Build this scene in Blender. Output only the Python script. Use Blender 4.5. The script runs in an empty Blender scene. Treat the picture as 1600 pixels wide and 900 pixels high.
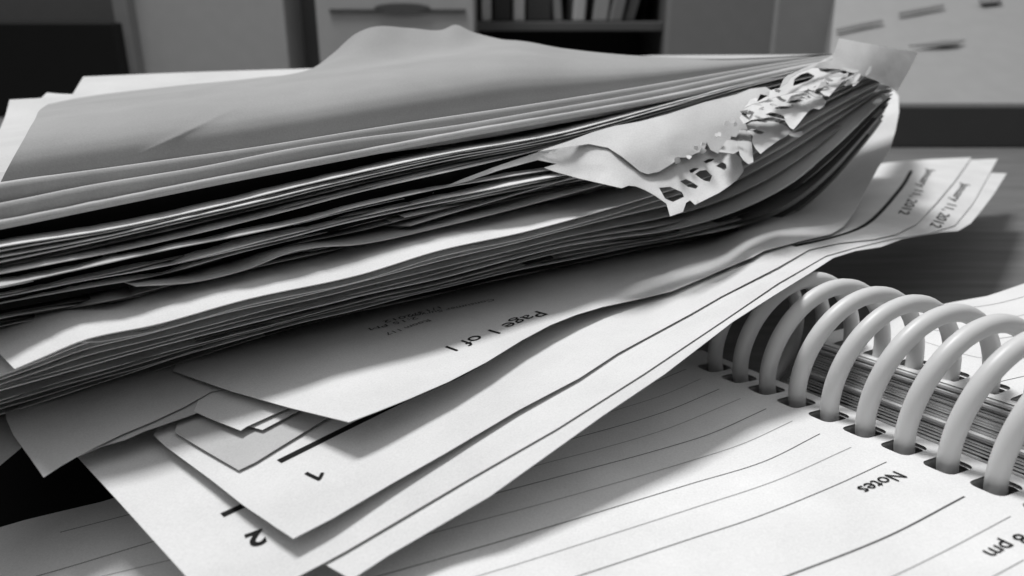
import bpy, bmesh, math, random
import numpy as np
from mathutils import Vector, noise
from mathutils.bvhtree import BVHTree
from mathutils.geometry import delaunay_2d_cdt

S = 0.01                      # everything below is measured in centimetres
scene = bpy.context.scene
col = scene.collection

# ------------------------------------------------------------------ camera
CAM_Z, PITCH, FPX = 10.0, math.radians(20), 1200.0
cam_data = bpy.data.cameras.new('camera')
cam = bpy.data.objects.new('camera', cam_data)
col.objects.link(cam)
cam.location = (0, 0, CAM_Z * S)
cam.rotation_euler = (math.pi / 2 - PITCH, 0, 0)
cam_data.sensor_width = 36
cam_data.lens = FPX / 1600 * 36
cam_data.clip_start = 0.005
cam_data.clip_end = 50
cam_data.dof.use_dof = True
cam_data.dof.focus_distance = 0.175
cam_data.dof.aperture_fstop = 18
scene.camera = cam

# ------------------------------------------------------------------ light
world = bpy.data.worlds.new('World')
scene.world = world
world.use_nodes = True
bg = world.node_tree.nodes['Background']
bg.inputs[0].default_value = (1, 1, 1, 1)
bg.inputs[1].default_value = 1.0
# a bright ceiling over a dim room
_nt = world.node_tree
_tc = _nt.nodes.new('ShaderNodeTexCoord'); _sx = _nt.nodes.new('ShaderNodeSeparateXYZ'); _mr = _nt.nodes.new('ShaderNodeMapRange')
_nt.links.new(_tc.outputs['Generated'], _sx.inputs[0]); _nt.links.new(_sx.outputs['Z'], _mr.inputs['Value'])
_mr.inputs['From Min'].default_value = 0.34; _mr.inputs['From Max'].default_value = 0.9
_mr.inputs['To Min'].default_value = 0.010; _mr.inputs['To Max'].default_value = 0.60
_nt.links.new(_mr.outputs[0], bg.inputs[1])
ld = bpy.data.lights.new('ceiling_lamp', 'AREA')
ld.shape = 'RECTANGLE'; ld.size = 0.46; ld.size_y = 0.30
ld.energy = 19
lamp = bpy.data.objects.new('ceiling_lamp', ld)
col.objects.link(lamp)
tgt = Vector((3, 18, 2)) * S
lamp.location = tgt + Vector((-0.28, 0.33, 1.0)).normalized() * 1.5
lamp.rotation_euler = (tgt - lamp.location).to_track_quat('-Z', 'Y').to_euler()
l2 = bpy.data.lights.new('room_lamp', 'AREA'); l2.shape = 'RECTANGLE'; l2.size = 0.9; l2.size_y = 0.3; l2.energy = 1.1  # added fill light, unseen, only lifts the things at the back
room = bpy.data.objects.new('room_lamp', l2); col.objects.link(room)  # the added unseen fill light
room.location = (0.1, 0.45, 0.75)
room.rotation_euler = Vector((0, 1, -0.12)).to_track_quat('-Z', 'Y').to_euler()
scene.view_settings.view_transform = 'Standard'
scene.view_settings.look = 'None'
scene.view_settings.exposure = 0
scene.cycles.diffuse_bounces = 2
scene.view_settings.gamma = 1

# ------------------------------------------------------------------ materials
def new_mat(name):
    m = bpy.data.materials.new(name); m.use_nodes = True
    nt = m.node_tree
    return m, nt, nt.nodes['Principled BSDF'], nt.nodes['Material Output']

def N(nt, t, **kw):
    n = nt.nodes.new(t)
    for k, v in kw.items():
        setattr(n, k, v)
    return n

def paper_mat(name, g, transl=0.12, rough=0.85, var=0.13, bump=0.14):
    m, nt, b, out = new_mat(name)
    tc = N(nt, 'ShaderNodeTexCoord')
    n1 = N(nt, 'ShaderNodeTexNoise'); n1.inputs['Scale'].default_value = 2600; n1.inputs['Detail'].default_value = 3
    n2 = N(nt, 'ShaderNodeTexNoise'); n2.inputs['Scale'].default_value = 45; n2.inputs['Detail'].default_value = 4
    nt.links.new(tc.outputs['Object'], n1.inputs['Vector']); nt.links.new(tc.outputs['Object'], n2.inputs['Vector'])
    add = N(nt, 'ShaderNodeMath', operation='ADD')
    nt.links.new(n1.outputs['Fac'], add.inputs[0]); nt.links.new(n2.outputs['Fac'], add.inputs[1])
    mr = N(nt, 'ShaderNodeMapRange')
    mr.inputs['From Min'].default_value = 0.6; mr.inputs['From Max'].default_value = 1.4
    mr.inputs['To Min'].default_value = g * (1 - var); mr.inputs['To Max'].default_value = g * (1 + var)
    nt.links.new(add.outputs[0], mr.inputs['Value'])
    nt.links.new(mr.outputs[0], b.inputs['Base Color'])
    b.inputs['Roughness'].default_value = rough
    b.inputs['Specular IOR Level'].default_value = 0.25
    bp = N(nt, 'ShaderNodeBump'); bp.inputs['Strength'].default_value = bump; bp.inputs['Distance'].default_value = 0.0002
    nt.links.new(n1.outputs['Fac'], bp.inputs['Height']); nt.links.new(bp.outputs[0], b.inputs['Normal'])
    if transl > 0:
        tr = N(nt, 'ShaderNodeBsdfTranslucent'); nt.links.new(mr.outputs[0], tr.inputs['Color'])
        mx = N(nt, 'ShaderNodeMixShader'); mx.inputs[0].default_value = transl
        nt.links.new(b.outputs[0], mx.inputs[1]); nt.links.new(tr.outputs[0], mx.inputs[2])
        nt.links.new(mx.outputs[0], out.inputs['Surface'])
    return m

def plain_mat(name, g, rough=0.6, spec=0.4, var=0.03, scale=60, sss=0):
    m, nt, b, out = new_mat(name)
    tc = N(nt, 'ShaderNodeTexCoord')
    n1 = N(nt, 'ShaderNodeTexNoise'); n1.inputs['Scale'].default_value = scale; n1.inputs['Detail'].default_value = 5
    nt.links.new(tc.outputs['Object'], n1.inputs['Vector'])
    mr = N(nt, 'ShaderNodeMapRange')
    mr.inputs['From Min'].default_value = 0.3; mr.inputs['From Max'].default_value = 0.7
    mr.inputs['To Min'].default_value = g * (1 - var); mr.inputs['To Max'].default_value = g * (1 + var)
    nt.links.new(n1.outputs['Fac'], mr.inputs['Value']); nt.links.new(mr.outputs[0], b.inputs['Base Color'])
    b.inputs['Roughness'].default_value = rough
    b.inputs['Specular IOR Level'].default_value = spec
    if sss:
        b.inputs['Subsurface Weight'].default_value = sss
        b.inputs['Subsurface Radius'].default_value = (1, 1, 1)
        b.inputs['Subsurface Scale'].default_value = 0.002
    return m

def wood_mat():
    m, nt, b, out = new_mat('desk_wood')
    tc = N(nt, 'ShaderNodeTexCoord')
    mp = N(nt, 'ShaderNodeMapping'); mp.inputs['Rotation'].default_value = (0, 0, 0.25); mp.inputs['Scale'].default_value = (6, 70, 20)
    nt.links.new(tc.outputs['Object'], mp.inputs['Vector'])
    n1 = N(nt, 'ShaderNodeTexNoise'); n1.inputs['Scale'].default_value = 3; n1.inputs['Detail'].default_value = 8; n1.inputs['Distortion'].default_value = 0.6
    nt.links.new(mp.outputs[0], n1.inputs['Vector'])
    n2 = N(nt, 'ShaderNodeTexNoise'); n2.inputs['Scale'].default_value = 900
    nt.links.new(tc.outputs['Object'], n2.inputs['Vector'])
    cr = N(nt, 'ShaderNodeValToRGB')
    cr.color_ramp.elements[0].position = 0.3; cr.color_ramp.elements[0].color = (0.13,) * 3 + (1,)
    cr.color_ramp.elements[1].position = 0.75; cr.color_ramp.elements[1].color = (0.21,) * 3 + (1,)
    nt.links.new(n1.outputs['Fac'], cr.inputs[0]); nt.links.new(cr.outputs[0], b.inputs['Base Color'])
    b.inputs['Roughness'].default_value = 0.5
    b.inputs['Specular IOR Level'].default_value = 0.2
    bp = N(nt, 'ShaderNodeBump'); bp.inputs['Strength'].default_value = 0.1; bp.inputs['Distance'].default_value = 0.0003
    nt.links.new(n2.outputs['Fac'], bp.inputs['Height']); nt.links.new(bp.outputs[0], b.inputs['Normal'])
    return m

M_WHITE = paper_mat('white_paper', 0.80)
M_WARM = paper_mat('cream_paper', 0.66)
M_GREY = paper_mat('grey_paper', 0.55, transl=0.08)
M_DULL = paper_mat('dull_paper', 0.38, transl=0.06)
M_LIP = paper_mat('brownish_paper', 0.50, transl=0.02)
M_GAP_DARK = paper_mat('charcoal_paper', 0.10, transl=0)  # near-black sheets added as shade between the pale edges of the bundles
M_SHADED = paper_mat('manila_paper', 0.37, transl=0.05)  # shade over the humped sheet is put into this darker tone
M_THICK = paper_mat('thick_paper', 0.80, transl=0.03)
M_PLAN = paper_mat('planner_paper', 0.80, transl=0.0)
M_NOTE = paper_mat('note_paper', 0.8, transl=0.45)
M_INK = plain_mat('black_ink', 0.012, rough=0.7, spec=0.1)
M_INK2 = plain_mat('grey_ink', 0.10, rough=0.8, spec=0.1)
M_INK3 = plain_mat('pale_ink', 0.36, rough=0.8, spec=0.1)
M_COIL = plain_mat('coil_plastic', 0.70, rough=0.40, spec=0.5, var=0.03, sss=0.25)
M_DESK = wood_mat()

# ------------------------------------------------------------------ object helpers
def tag(o, label=None, cat=None, group=None, kind=None):
    if label: o['label'] = label
    if cat: o['category'] = cat
    if group: o['group'] = group
    if kind: o['kind'] = kind
    return o

def link_mesh(name, verts, faces, mat, parent=None, smooth=True, thick=0.0, origin=None):
    """verts in cm, world coordinates; the object's origin is put at `origin` (cm)"""
    V = [Vector(v) for v in verts]
    if origin is None:
        origin = sum(V, Vector()) / len(V)
        origin.z = min(v.z for v in V)
    origin = Vector(origin)
    me = bpy.data.meshes.new(name)
    me.from_pydata([tuple((v - origin) * S) for v in V], [], faces)
    me.materials.append(mat)
    me.update()
    if smooth:
        me.polygons.foreach_set('use_smooth', [True] * len(me.polygons))
    o = bpy.data.objects.new(name, me)
    col.objects.link(o)
    o.location = origin * S
    if parent is not None:
        o.parent = parent
        w_ = Vector(); q_ = parent
        while q_ is not None:
            w_ += q_.location; q_ = q_.parent
        o.location = origin * S - w_
    if thick:
        md = o.modifiers.new('thickness', 'SOLIDIFY'); md.thickness = thick * S; md.offset = 0
        es = o.modifiers.new('crisp_edges', 'EDGE_SPLIT'); es.split_angle = math.radians(50)
    return o

def empty(name, loc):
    o = bpy.data.objects.new(name, None); col.objects.link(o); o.location = Vector(loc) * S
    o.empty_display_size = 0.01
    return o

def box_vf(x0, x1, y0, y1, z0, z1):
    v = [(x, y, z) for x in (x0, x1) for y in (y0, y1) for z in (z0, z1)]
    f = [(0, 1, 3, 2), (4, 6, 7, 5), (0, 4, 5, 1), (2, 3, 7, 6), (0, 2, 6, 4), (1, 5, 7, 3)]
    return v, f

def box(name, x0, x1, y0, y1, z0, z1, mat, parent=None, bev=0.15, rot=0.0):
    v, f = box_vf(x0, x1, y0, y1, z0, z1)
    if rot:
        cx, cy = (x0 + x1) / 2, (y0 + y1) / 2
        c, s = math.cos(rot), math.sin(rot)
        v = [(cx + c * (a - cx) - s * (b - cy), cy + s * (a - cx) + c * (b - cy), d) for a, b, d in v]
    o = link_mesh(name, v, f, mat, parent, smooth=False)
    if bev:
        md = o.modifiers.new('bevel', 'BEVEL'); md.width = bev * S; md.segments = 2
    return o

# ------------------------------------------------------------------ sight lines: where a thing seen along a line meets a height or a plane
def ray(px, py):
    x, y = (px - 800) / FPX, (py - 450) / FPX
    return Vector((x, math.cos(PITCH) - y * math.sin(PITCH), -math.sin(PITCH) - y * math.cos(PITCH)))

def at_z(px, py, z):
    d = ray(px, py); return Vector((0, 0, CAM_Z)) + d * ((z - CAM_Z) / d.z)

def at_y(px, py, y):
    d = ray(px, py); return Vector((0, 0, CAM_Z)) + d * (y / d.y)

FA = at_z(0, 620, 2.5); FB = at_z(1100, 385, 2.5)     # foot of the pile's long front face
FU = (FB - FA).normalized(); FN = Vector((FU.y, -FU.x, 0))   # along it, and out towards the viewer
BACK = -FN

def at_f(px, py, off=0.0):
    d = ray(px, py); p = FA + FN * off
    t = (p - Vector((0, 0, CAM_Z))).dot(FN) / d.dot(FN)
    return Vector((0, 0, CAM_Z)) + d * t

def catmull(pts, n):
    P = np.array(pts, float)
    seg = np.sqrt((np.diff(P[:, :2], axis=0) ** 2).sum(1)); s = np.concatenate([[0], np.cumsum(seg)])
    t = np.linspace(0, s[-1], n)
    m = np.zeros_like(P)
    dl = np.diff(P, axis=0) / np.maximum(seg, 1e-6)[:, None]
    m[1:-1] = (dl[1:] + dl[:-1]) / 2; m[0] = dl[0]; m[-1] = dl[-1]
    k = np.clip(np.searchsorted(s, t, side='right') - 1, 0, len(seg) - 1)
    h = seg[k][:, None]; u = ((t - s[k]) / seg[k])[:, None]
    return (2*u**3-3*u**2+1)*P[k] + (u**3-2*u**2+u)*h*m[k] + (-2*u**3+3*u**2)*P[k+1] + (u**3-u**2)*h*m[k+1]

def ycurve(pts):
    P = np.array(sorted(pts), float)
    n = 160
    C = catmull(P, n)
    return lambda x: float(np.interp(x, C[:, 0], C[:, 1]))

class TPS:
    def __init__(self, ctrl, lam=0.0):
        C = np.array(ctrl, float); self.X = C[:, :2] / 1000.0; z = C[:, 2]
        n = len(C)
        K = self.k(np.linalg.norm(self.X[:, None] - self.X[None], axis=2)) + lam * np.eye(n)
        Pm = np.hstack([np.ones((n, 1)), self.X])
        A = np.zeros((n + 3, n + 3)); A[:n, :n] = K; A[:n, n:] = Pm; A[n:, :n] = Pm.T
        self.w = np.linalg.solve(A, np.concatenate([z, np.zeros(3)]))
    @staticmethod
    def k(r):
        return np.where(r > 1e-9, r * r * np.log(np.maximum(r, 1e-9)), 0)
    def __call__(self, x, y):
        p = np.array([x, y]) / 1000.0
        r = np.linalg.norm(self.X - p, axis=1)
        return float(self.k(r) @ self.w[:-3] + self.w[-3] + self.w[-2] * p[0] + self.w[-1] * p[1])

def inside(pt, poly):
    x, y = pt; r = False; j = len(poly) - 1
    for i in range(len(poly)):
        xi, yi = poly[i]; xj, yj = poly[j]
        if (yi > y) != (yj > y) and x < (xj - xi) * (y - yi) / (yj - yi) + xi:
            r = not r
        j = i
    return r

def densify(poly, step):
    out = []
    for i in range(len(poly)):
        a, b = Vector(poly[i]), Vector(poly[(i + 1) % len(poly)])
        n = max(1, int((b - a).length / step))
        for k in range(n):
            out.append(tuple(a.lerp(b, k / n)))
    return out

def tri_fill(outline, holes, step):
    """flat triangulation of an outline with holes; returns 2D points and triangles"""
    outl = densify(outline, step); hs = [densify(h, step * 0.6) for h in holes]
    pts = list(outl); edges = [(i, (i + 1) % len(outl)) for i in range(len(outl))]
    for h in hs:
        b = len(pts); pts += h; edges += [(b + i, b + (i + 1) % len(h)) for i in range(len(h))]
    xs = [p[0] for p in outl]; ys = [p[1] for p in outl]
    bound = [Vector(p) for p in pts]
    rng = random.Random(5)
    y = min(ys)
    while y < max(ys):
        x = min(xs)
        while x < max(xs):
            q = (x + rng.uniform(-.2, .2) * step, y + rng.uniform(-.2, .2) * step)
            if inside(q, outl) and not any(inside(q, h) for h in hs) and all(abs(q[0]-b[0]) + abs(q[1]-b[1]) > step * .55 for b in bound):
                pts.append(q)
            x += step
        y += step
    r = delaunay_2d_cdt([Vector(p) for p in pts], edges, [], 0, 1e-5)
    V, F = r[0], []
    for f in r[2]:
        c = sum((V[i] for i in f), Vector((0, 0))) / len(f)
        if inside(c, outl) and not any(inside(c, h) for h in hs):
            F.append(list(f))
    used = sorted({i for f in F for i in f}); mp = {u: k for k, u in enumerate(used)}
    return [tuple(V[u]) for u in used], [[mp[i] for i in f] for f in F]

SURF = {}
def patch(name, outline, fn, mat, holes=(), step=14, parent=None, thick=0.012):
    P, F = tri_fill(outline, list(holes), step)
    V = [fn(x, y) for x, y in P]
    # faces look up / at the viewer
    c = Vector((0, 0, CAM_Z)); F2 = []
    for f in F:
        n = (V[f[1]] - V[f[0]]).cross(V[f[2]] - V[f[0]])
        F2.append(f if n.dot(c - V[f[0]]) > 0 else f[::-1])
    o = link_mesh(name, V, F2, mat, parent, thick=thick)
    o_bvh = BVHTree.FromPolygons(V, F2)
    SURF[o.name] = (o_bvh, fn)
    return o

def drape(o, x, y, lift=0.015):
    bvh = SURF[o.name][0]
    h = bvh.ray_cast(Vector((x, y, 40)), Vector((0, 0, -1)))
    if h[0] is None:
        h = bvh.find_nearest(Vector((x, y, 2)))
        return Vector((x, y, h[0].z + lift))
    return Vector((x, y, h[0].z + lift))

def stroke(o, px_pts, w, mat, name='printed_line', n=60, lift=0.012):
    """a printed line lying on sheet o; w is its width in cm, square to its run on the sheet"""
    fn = SURF[o.name][1]
    C = catmull(px_pts, n)
    P = [fn(x, y) for x, y in C[:, :2]]
    V, F = [], []
    for i, p in enumerate(P):
        d = (P[min(i + 1, n - 1)] - P[max(i - 1, 0)]); d.z = 0; d.normalize(); s = Vector((-d.y, d.x, 0))
        ww = w(i / (n - 1)) if callable(w) else w
        for e in (-.5, .5):
            q = p + s * ww * e; V.append(drape(o, q.x, q.y, lift))
        if i: F.append((2*i-2, 2*i, 2*i+1, 2*i-1))
    return link_mesh(name, V, F, mat, o)

def letters(o, text, p0, p1, height, mat, shear=0.0, bold=0.0, name='printed_text', lift=0.02, spacing=1.0):
    """text on sheet o, its baseline running from the spot seen at p0 to the one at p1; height in cm"""
    fn = SURF[o.name][1]
    A = fn(*p0); B = fn(*p1)
    cu = bpy.data.curves.new('lettering', 'FONT'); cu.body = text; cu.offset = bold; cu.space_character = spacing
    cu.resolution_u = 4
    t = bpy.data.objects.new('lettering', cu); col.objects.link(t)
    dg = bpy.context.evaluated_depsgraph_get()
    me = bpy.data.meshes.new_from_object(t.evaluated_get(dg))
    bpy.data.objects.remove(t)
    bm = bmesh.new(); bm.from_mesh(me)
    bmesh.ops.triangulate(bm, faces=bm.faces)
    bmesh.ops.subdivide_edges(bm, edges=[e for e in bm.edges if e.calc_length() > .25], cuts=2)
    bmesh.ops.triangulate(bm, faces=bm.faces)
    xs = [v.co.x for v in bm.verts]; x0, x1 = min(xs), max(xs)
    X = (B - A); L = Vector((X.x, X.y, 0)).length; X = Vector((X.x, X.y, 0)).normalized(); Yv = Vector((-X.y, X.x, 0))
    V = []
    for v in bm.verts:
        u = (v.co.x - x0) / (x1 - x0) * L; w = v.co.y / 0.7 * height
        q = A + X * (u + shear * w) + Yv * w
        V.append(drape(o, q.x, q.y, lift))
    F = [[v.index for v in f.verts] for f in bm.faces]
    bm.free(); bpy.data.meshes.remove(me)
    return link_mesh(name, V, F, mat, o, smooth=False)

# ================================================================== THE SETTING
desk_z = -1.05
v, f = box_vf(-130, 150, -40, 110, desk_z - 3, desk_z)
desk = link_mesh('desk_top', v, f, M_DESK, smooth=False)
tag(desk, 'dark wood grained desk top under the papers', 'desk', kind='structure')

dm = box('desk_mat', -60, -3.0, 2, 34, desk_z + .004, desk_z + .14, plain_mat('black_rubber', .010, rough=.8, spec=.1), bev=.05)  # added black slab, stands in for shade below the pile's left end
tag(dm, 'flat black mat on the desk, seen below the left end of the pile', 'mat')  # no real mat, the slab stands in for shade

# ================================================================== THE PILE
G_PILE = 'sheets packed in the tall leaning pile'
XR = 1395
def C(*p): return ycurve(p)
E0 = C((-140,313),(0,287),(245,252),(400,230),(560,204),(642,191),(824,164),(1045,128),(1160,108),(1240,95),(1300,86),(1400,76))
E1 = C((-140,344),(0,318),(140,290),(315,261),(455,233),(560,216),(700,198),(824,177),(1045,138),(1160,114),(1240,100),(1305,89),(1400,78))
E2 = C((-140,372),(0,346),(154,315),(350,276),(560,236),(681,213),(828,187),(1045,149),(1180,120),(1300,95),(1400,82))
E2c = C((-140,390),(0,364),(300,304),(560,252),(681,232),(760,228),(840,210),(940,186),(1045,156),(1200,119),(1300,97),(1400,85))
E3 = C((-140,415),(0,386),(175,358),(350,320),(472,290),(520,279),(695,241),(870,210),(940,192),(1045,163),(1200,122),(1320,98),(1400,90))
E3b = C((-140,434),(0,411),(280,349),(520,292),(695,251),(870,218),(1045,171),(1200,128),(1330,101),(1400,95))
E4 = C((-140,450),(0,426),(196,391),(350,356),(560,301),(700,268),(850,232),(900,218),(1045,180),(1200,136),(1340,105),(1400,99))
E5 = C((-140,473),(0,448),(175,412),(350,376),(455,350),(560,323),(690,297),(760,285),(850,268),(1000,240),(1200,172),(1350,117),(1400,104))
E6 = C((-140,550),(0,512),(210,475),(385,425),(560,385),(700,350),(817,322),(922,300),(1003,280),(1100,250),(1200,205),(1300,155),(1370,122),(1400,112))
E6F = C((-140,640),(23,577),(63,560),(133,531),(245,507),(385,468),(560,430),(688,391),(817,363),(922,335),(1003,311),(1100,279),(1200,228),(1300,170),(1375,132),(1400,125))
E8 = C((-140,655),(0,610),(70,591),(245,542),(385,507),(560,463),(695,433),(800,405),(877,386),(960,372),(1045,360),(1150,330),(1230,290),(1310,225),(1390,150),(1400,144))
E9 = C((-140,705),(0,662),(140,615),(227,585),(280,566),(455,514),(560,488),(660,465),(765,440),(905,412),(1080,377),(1127,370),(1215,350),(1262,322),(1302,285),(1340,240),(1375,195),(1396,160),(1400,152))

def lerpc(a, b, t): return lambda x: a(x) * (1 - t) + b(x) * t

def fbm(x, seed, sc):
    return noise.noise(Vector((x * sc, seed * 7.31, 0.5))) + .5 * noise.noise(Vector((x * sc * 2.3, seed * 3.7, 4.5)))

def sheet(curve, off, mat, x0=-140, x1=XR, width=13.0, n=110, seed=0, bend=None, wav=0.0, label=None, jit=0.0,
          left_cut=0.0, right_cut=0.0, thick=0.02, name='paper_sheet', sink=0.0, group=G_PILE, droop=.05):
    """one sheet of the pile: front edge seen along `curve`, body running back into the pile.
    bend: list of (forward, down) steps hanging from the front edge (a rolled-over lip)"""
    rows = []
    xs = [x0 + (x1 - x0) * i / (n - 1) for i in range(n)]
    offf = off if callable(off) else (lambda x: off)
    front = []
    for x in xs:
        o_ = offf(x) + wav * (1 + .9 * min(1, max(0, (x - 850) / 250))) * fbm(x, seed, .006) + .05 * fbm(x, seed + 50, .04)
        y_ = curve(x) + jit * fbm(x, seed + 9, .004)
        front.append(at_f(x, y_, o_))
    if bend:
        for fw, dn in reversed(bend):
            rows.append([p + FN * fw - Vector((0, 0, dn)) for p in front])
    rows.append(front)
    for wd in [w_ for w_ in (.25, .7, 1.5, 3, 5, 8, 12, 16) if w_ < width - 1] + [width]:
        r = []
        for i, p in enumerate(front):
            s_ = i / (n - 1)
            q = p + BACK * wd * (1 + 0.0 * s_)
            q = q + FU * (left_cut * wd * (1 - s_) + right_cut * wd * s_)
            q.z += -sink * (1 - math.exp(-wd / 2.0)) - droop * wd * s_
            r.append(q)
        rows.append(r)
    V = [p for r in rows for p in r]
    F = [(j*n+i, j*n+i+1, (j+1)*n+i+1, (j+1)*n+i) for j in range(len(rows)-1) for i in range(n-1)]
    o = link_mesh(name, V, F, mat, thick=thick)
    if label:
        tag(o, label, 'paper', group)
    else:
        tag(o, 'one of the many thin sheets seen edge on, packed in the tall pile', 'paper', G_PILE)
    return o

rng = random.Random(11)
CR = lambda x: 1 - .75 * min(1, max(0, (x - 900) / 300))
mats = [M_WHITE, M_WHITE, M_WARM, M_GREY, M_DULL]

# --- the two sheets on top at the back, and the big humped one
def loft(name, rows, mat, n=90, m=8, thick=0.015, post=None):
    """rows of (px, py, off) read from back to front"""
    R = [catmull(r, n) for r in rows]
    A = np.array(R)                       # rows x n x 3
    k = len(rows); T = np.linspace(0, k - 1, (k - 1) * m + 1)
    out = []
    for t in T:
        i = min(int(t), k - 2); u = t - i
        p0, p1, p2, p3 = A[max(i-1, 0)], A[i], A[i+1], A[min(i+2, k-1)]
        out.append(.5*((2*p1)+(-p0+p2)*u+(2*p0-5*p1+4*p2-p3)*u*u+(-p0+3*p1-3*p2+p3)*u**3))
    V = [at_f(*(post(q) if post else q)) for r in out for q in r]
    F = [(j*n+i, (j+1)*n+i, (j+1)*n+i+1, j*n+i+1) for j in range(len(out)-1) for i in range(n-1)]
    return link_mesh(name, V, F, mat, thick=thick)

o = loft('paper_sheet', [
    [(130,120,-21),(175,118,-21),(300,113,-20),(485,107,-17),(560,104,-15),(640,100,-13)],
    [(118,140,-19),(300,135,-18),(485,130,-15),(640,120,-12)],
    [(100,170,-16),(300,165,-15),(485,155,-13),(640,140,-11)]], M_WARM)
tag(o, 'pale sheet poking out behind the humped top sheet at the back left', 'paper', G_PILE)
o = loft('paper_sheet', [  # added sheet, its paler tone stands in for the humped sheet's lit margin
    [(15,156,-18.5),(70,153,-18),(130,149,-17.6),(300,131,-16)],
    [(5,190,-15),(70,185,-14.5),(130,180,-14),(300,170,-13)],
    [(-18,235,-7),(70,228,-6.6),(130,224,-6.2),(300,205,-6)],
    [(-60,290,-3.6),(70,270,-3.5),(130,262,-3.4),(300,240,-3.3)]], M_WARM)
tag(o, 'pale sheet under the humped top sheet, its left margin showing at the far left', 'paper', G_PILE)
o = loft('paper_sheet', [
    [(73,145,-19.5),(100,147,-19.2),(200,146,-18),(330,140,-16)],
    [(60,160,-18),(100,163,-17.5),(200,160,-16),(330,158,-14)],
    [(50,190,-16),(100,190,-15),(200,185,-14),(330,180,-12)]], M_WARM)
tag(o, 'sheet with only a sliver of its back corner showing beside the humped top sheet', 'paper', G_PILE)
def crease(q):
    ax, ay, bx, by = 452, 128, 215, 243
    t = ((q[0]-ax)*(bx-ax) + (q[1]-ay)*(by-ay)) / ((bx-ax)**2 + (by-ay)**2)
    d = math.hypot(q[0] - ax - t*(bx-ax), q[1] - ay - t*(by-ay))
    e = max(0, 1 - abs(2*t - 1)**4) if 0 < t < 1 else 0
    return (q[0], q[1], q[2] + .07 * e * math.exp(-d / 5) )
HS = [(75,163,-17),(130,152,-16.5),(270,135,-15),(400,122,-13),(484,109,-11.5),(520,84,-10.5),(556,53,-9.8),(585,42,-9.5),(640,44,-9.3),(690,47,-9),(712,39,-9),(738,50,-8.7),(800,65,-8.5),(880,79,-8),(960,87,-7.5),(1040,91,-7),(1150,92,-6),(1300,84,-4.5)]
def hrow(dpx, ro, base=-1.25, lx=0):
    row = []
    for x, ys, o_ in HS[:5] + HS[6:8] + HS[10:11] + HS[12:]:
        gap = E0(x) - ys; k = 1.0 if x < 800 else min(1.0, gap / 100)
        x_ = x - lx * math.exp(-max(0, x - 75) / 150)
        row.append((x_, E0(x_) - dpx * k, base + ro * k - .9 * math.exp(-max(0, x) / 400)))
    return row
hump = loft('paper_sheet', [HS, hrow(104, -6.0, lx=14), hrow(92, -3.9, lx=20), hrow(80, -2.2, lx=28), hrow(66, -1.15, lx=36), hrow(50, -.58, lx=46), hrow(34, -.30, lx=56), hrow(17, -.17, lx=66), hrow(0, -.12, lx=75), hrow(-22, -.12, lx=84), hrow(-45, -.12, lx=90)], M_SHADED, n=260, m=10, post=crease)
tag(hump, 'broad top sheet rising into a rounded hump at the back of the pile', 'paper', G_PILE)

# --- rolled lips at the front of the top
lip = [(.03, .02), (.08, .10), (.10, .24), (.08, .42)]
sheet(E0, lambda x: -.9 + .6 * CR(x), M_LIP, bend=lip, seed=1, sink=.5, thick=.02, label='topmost rolled front lip of the pile, just below the humped sheet')
sheet(E1, lambda x: -.5 + .45 * CR(x), M_LIP, bend=lip, seed=2, sink=.3, label='second rolled front lip from the top of the pile')
sheet(lerpc(E1, E2, .5), -0.5, M_WHITE, x0=480, seed=8, sink=.12, wav=.1, jit=4, label='short rough edged sheet between the second and third rolled lips')
sheet(E2, lambda x: .22 * CR(x), M_LIP, bend=[(.03, .02), (.05, .07), (.0, .15)], seed=3, sink=.12, label='third rolled front lip from the top, above the black gap')
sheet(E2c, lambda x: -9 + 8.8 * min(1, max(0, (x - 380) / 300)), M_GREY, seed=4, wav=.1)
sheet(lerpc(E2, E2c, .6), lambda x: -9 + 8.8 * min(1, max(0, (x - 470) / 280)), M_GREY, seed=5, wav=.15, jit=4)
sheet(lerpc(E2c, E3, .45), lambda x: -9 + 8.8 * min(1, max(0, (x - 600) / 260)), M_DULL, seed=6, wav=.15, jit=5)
M_GAP_SHADE = plain_mat('black_folder_card', .012, rough=.8, spec=.1)  # black sheets added to paint the shade inside the pile's gaps
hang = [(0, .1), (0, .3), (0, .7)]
sheet(lambda x: E2(x) + 9, lambda x: -.12 - .9 * max(0, (x - 560) / 200), M_GAP_SHADE, seed=3, bend=hang, sink=.12, x1=860, label='black folder sheet in the upper dark gap of the pile, under the third rolled lip')
# --- bright bundle
sheet(E3, lambda x: .62 * CR(x), M_WHITE, seed=10, sink=.12, label='bright flat sheet on top of the thin bundle between the two black gaps')
for k, t in enumerate((.3, .62, 1.0)):
    sheet(lerpc(E3, E3b, t), (lambda x, k=k: (.6 + (-.08, .06, 0)[k]) * CR(x)), M_WHITE if k < 2 else M_WARM, seed=20 + k, wav=.12, jit=2, sink=.12)
for k, t in enumerate((.35, .7, 1.0)):
    sheet(lerpc(E3b, E4, t), (lambda x, k=k: [.3, .45, .7][k] * CR(x)), [M_GREY, M_WARM, M_WHITE][k], seed=30 + k, wav=.2, jit=2.5, sink=.12)
sheet(lambda x: E4(x) + 4, lambda x: .5 * CR(x) - .05, M_GAP_SHADE, seed=32, bend=hang, sink=.12, x1=1000, label='black folder sheet in the lower dark gap of the pile, above the many grey sheets')
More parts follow.
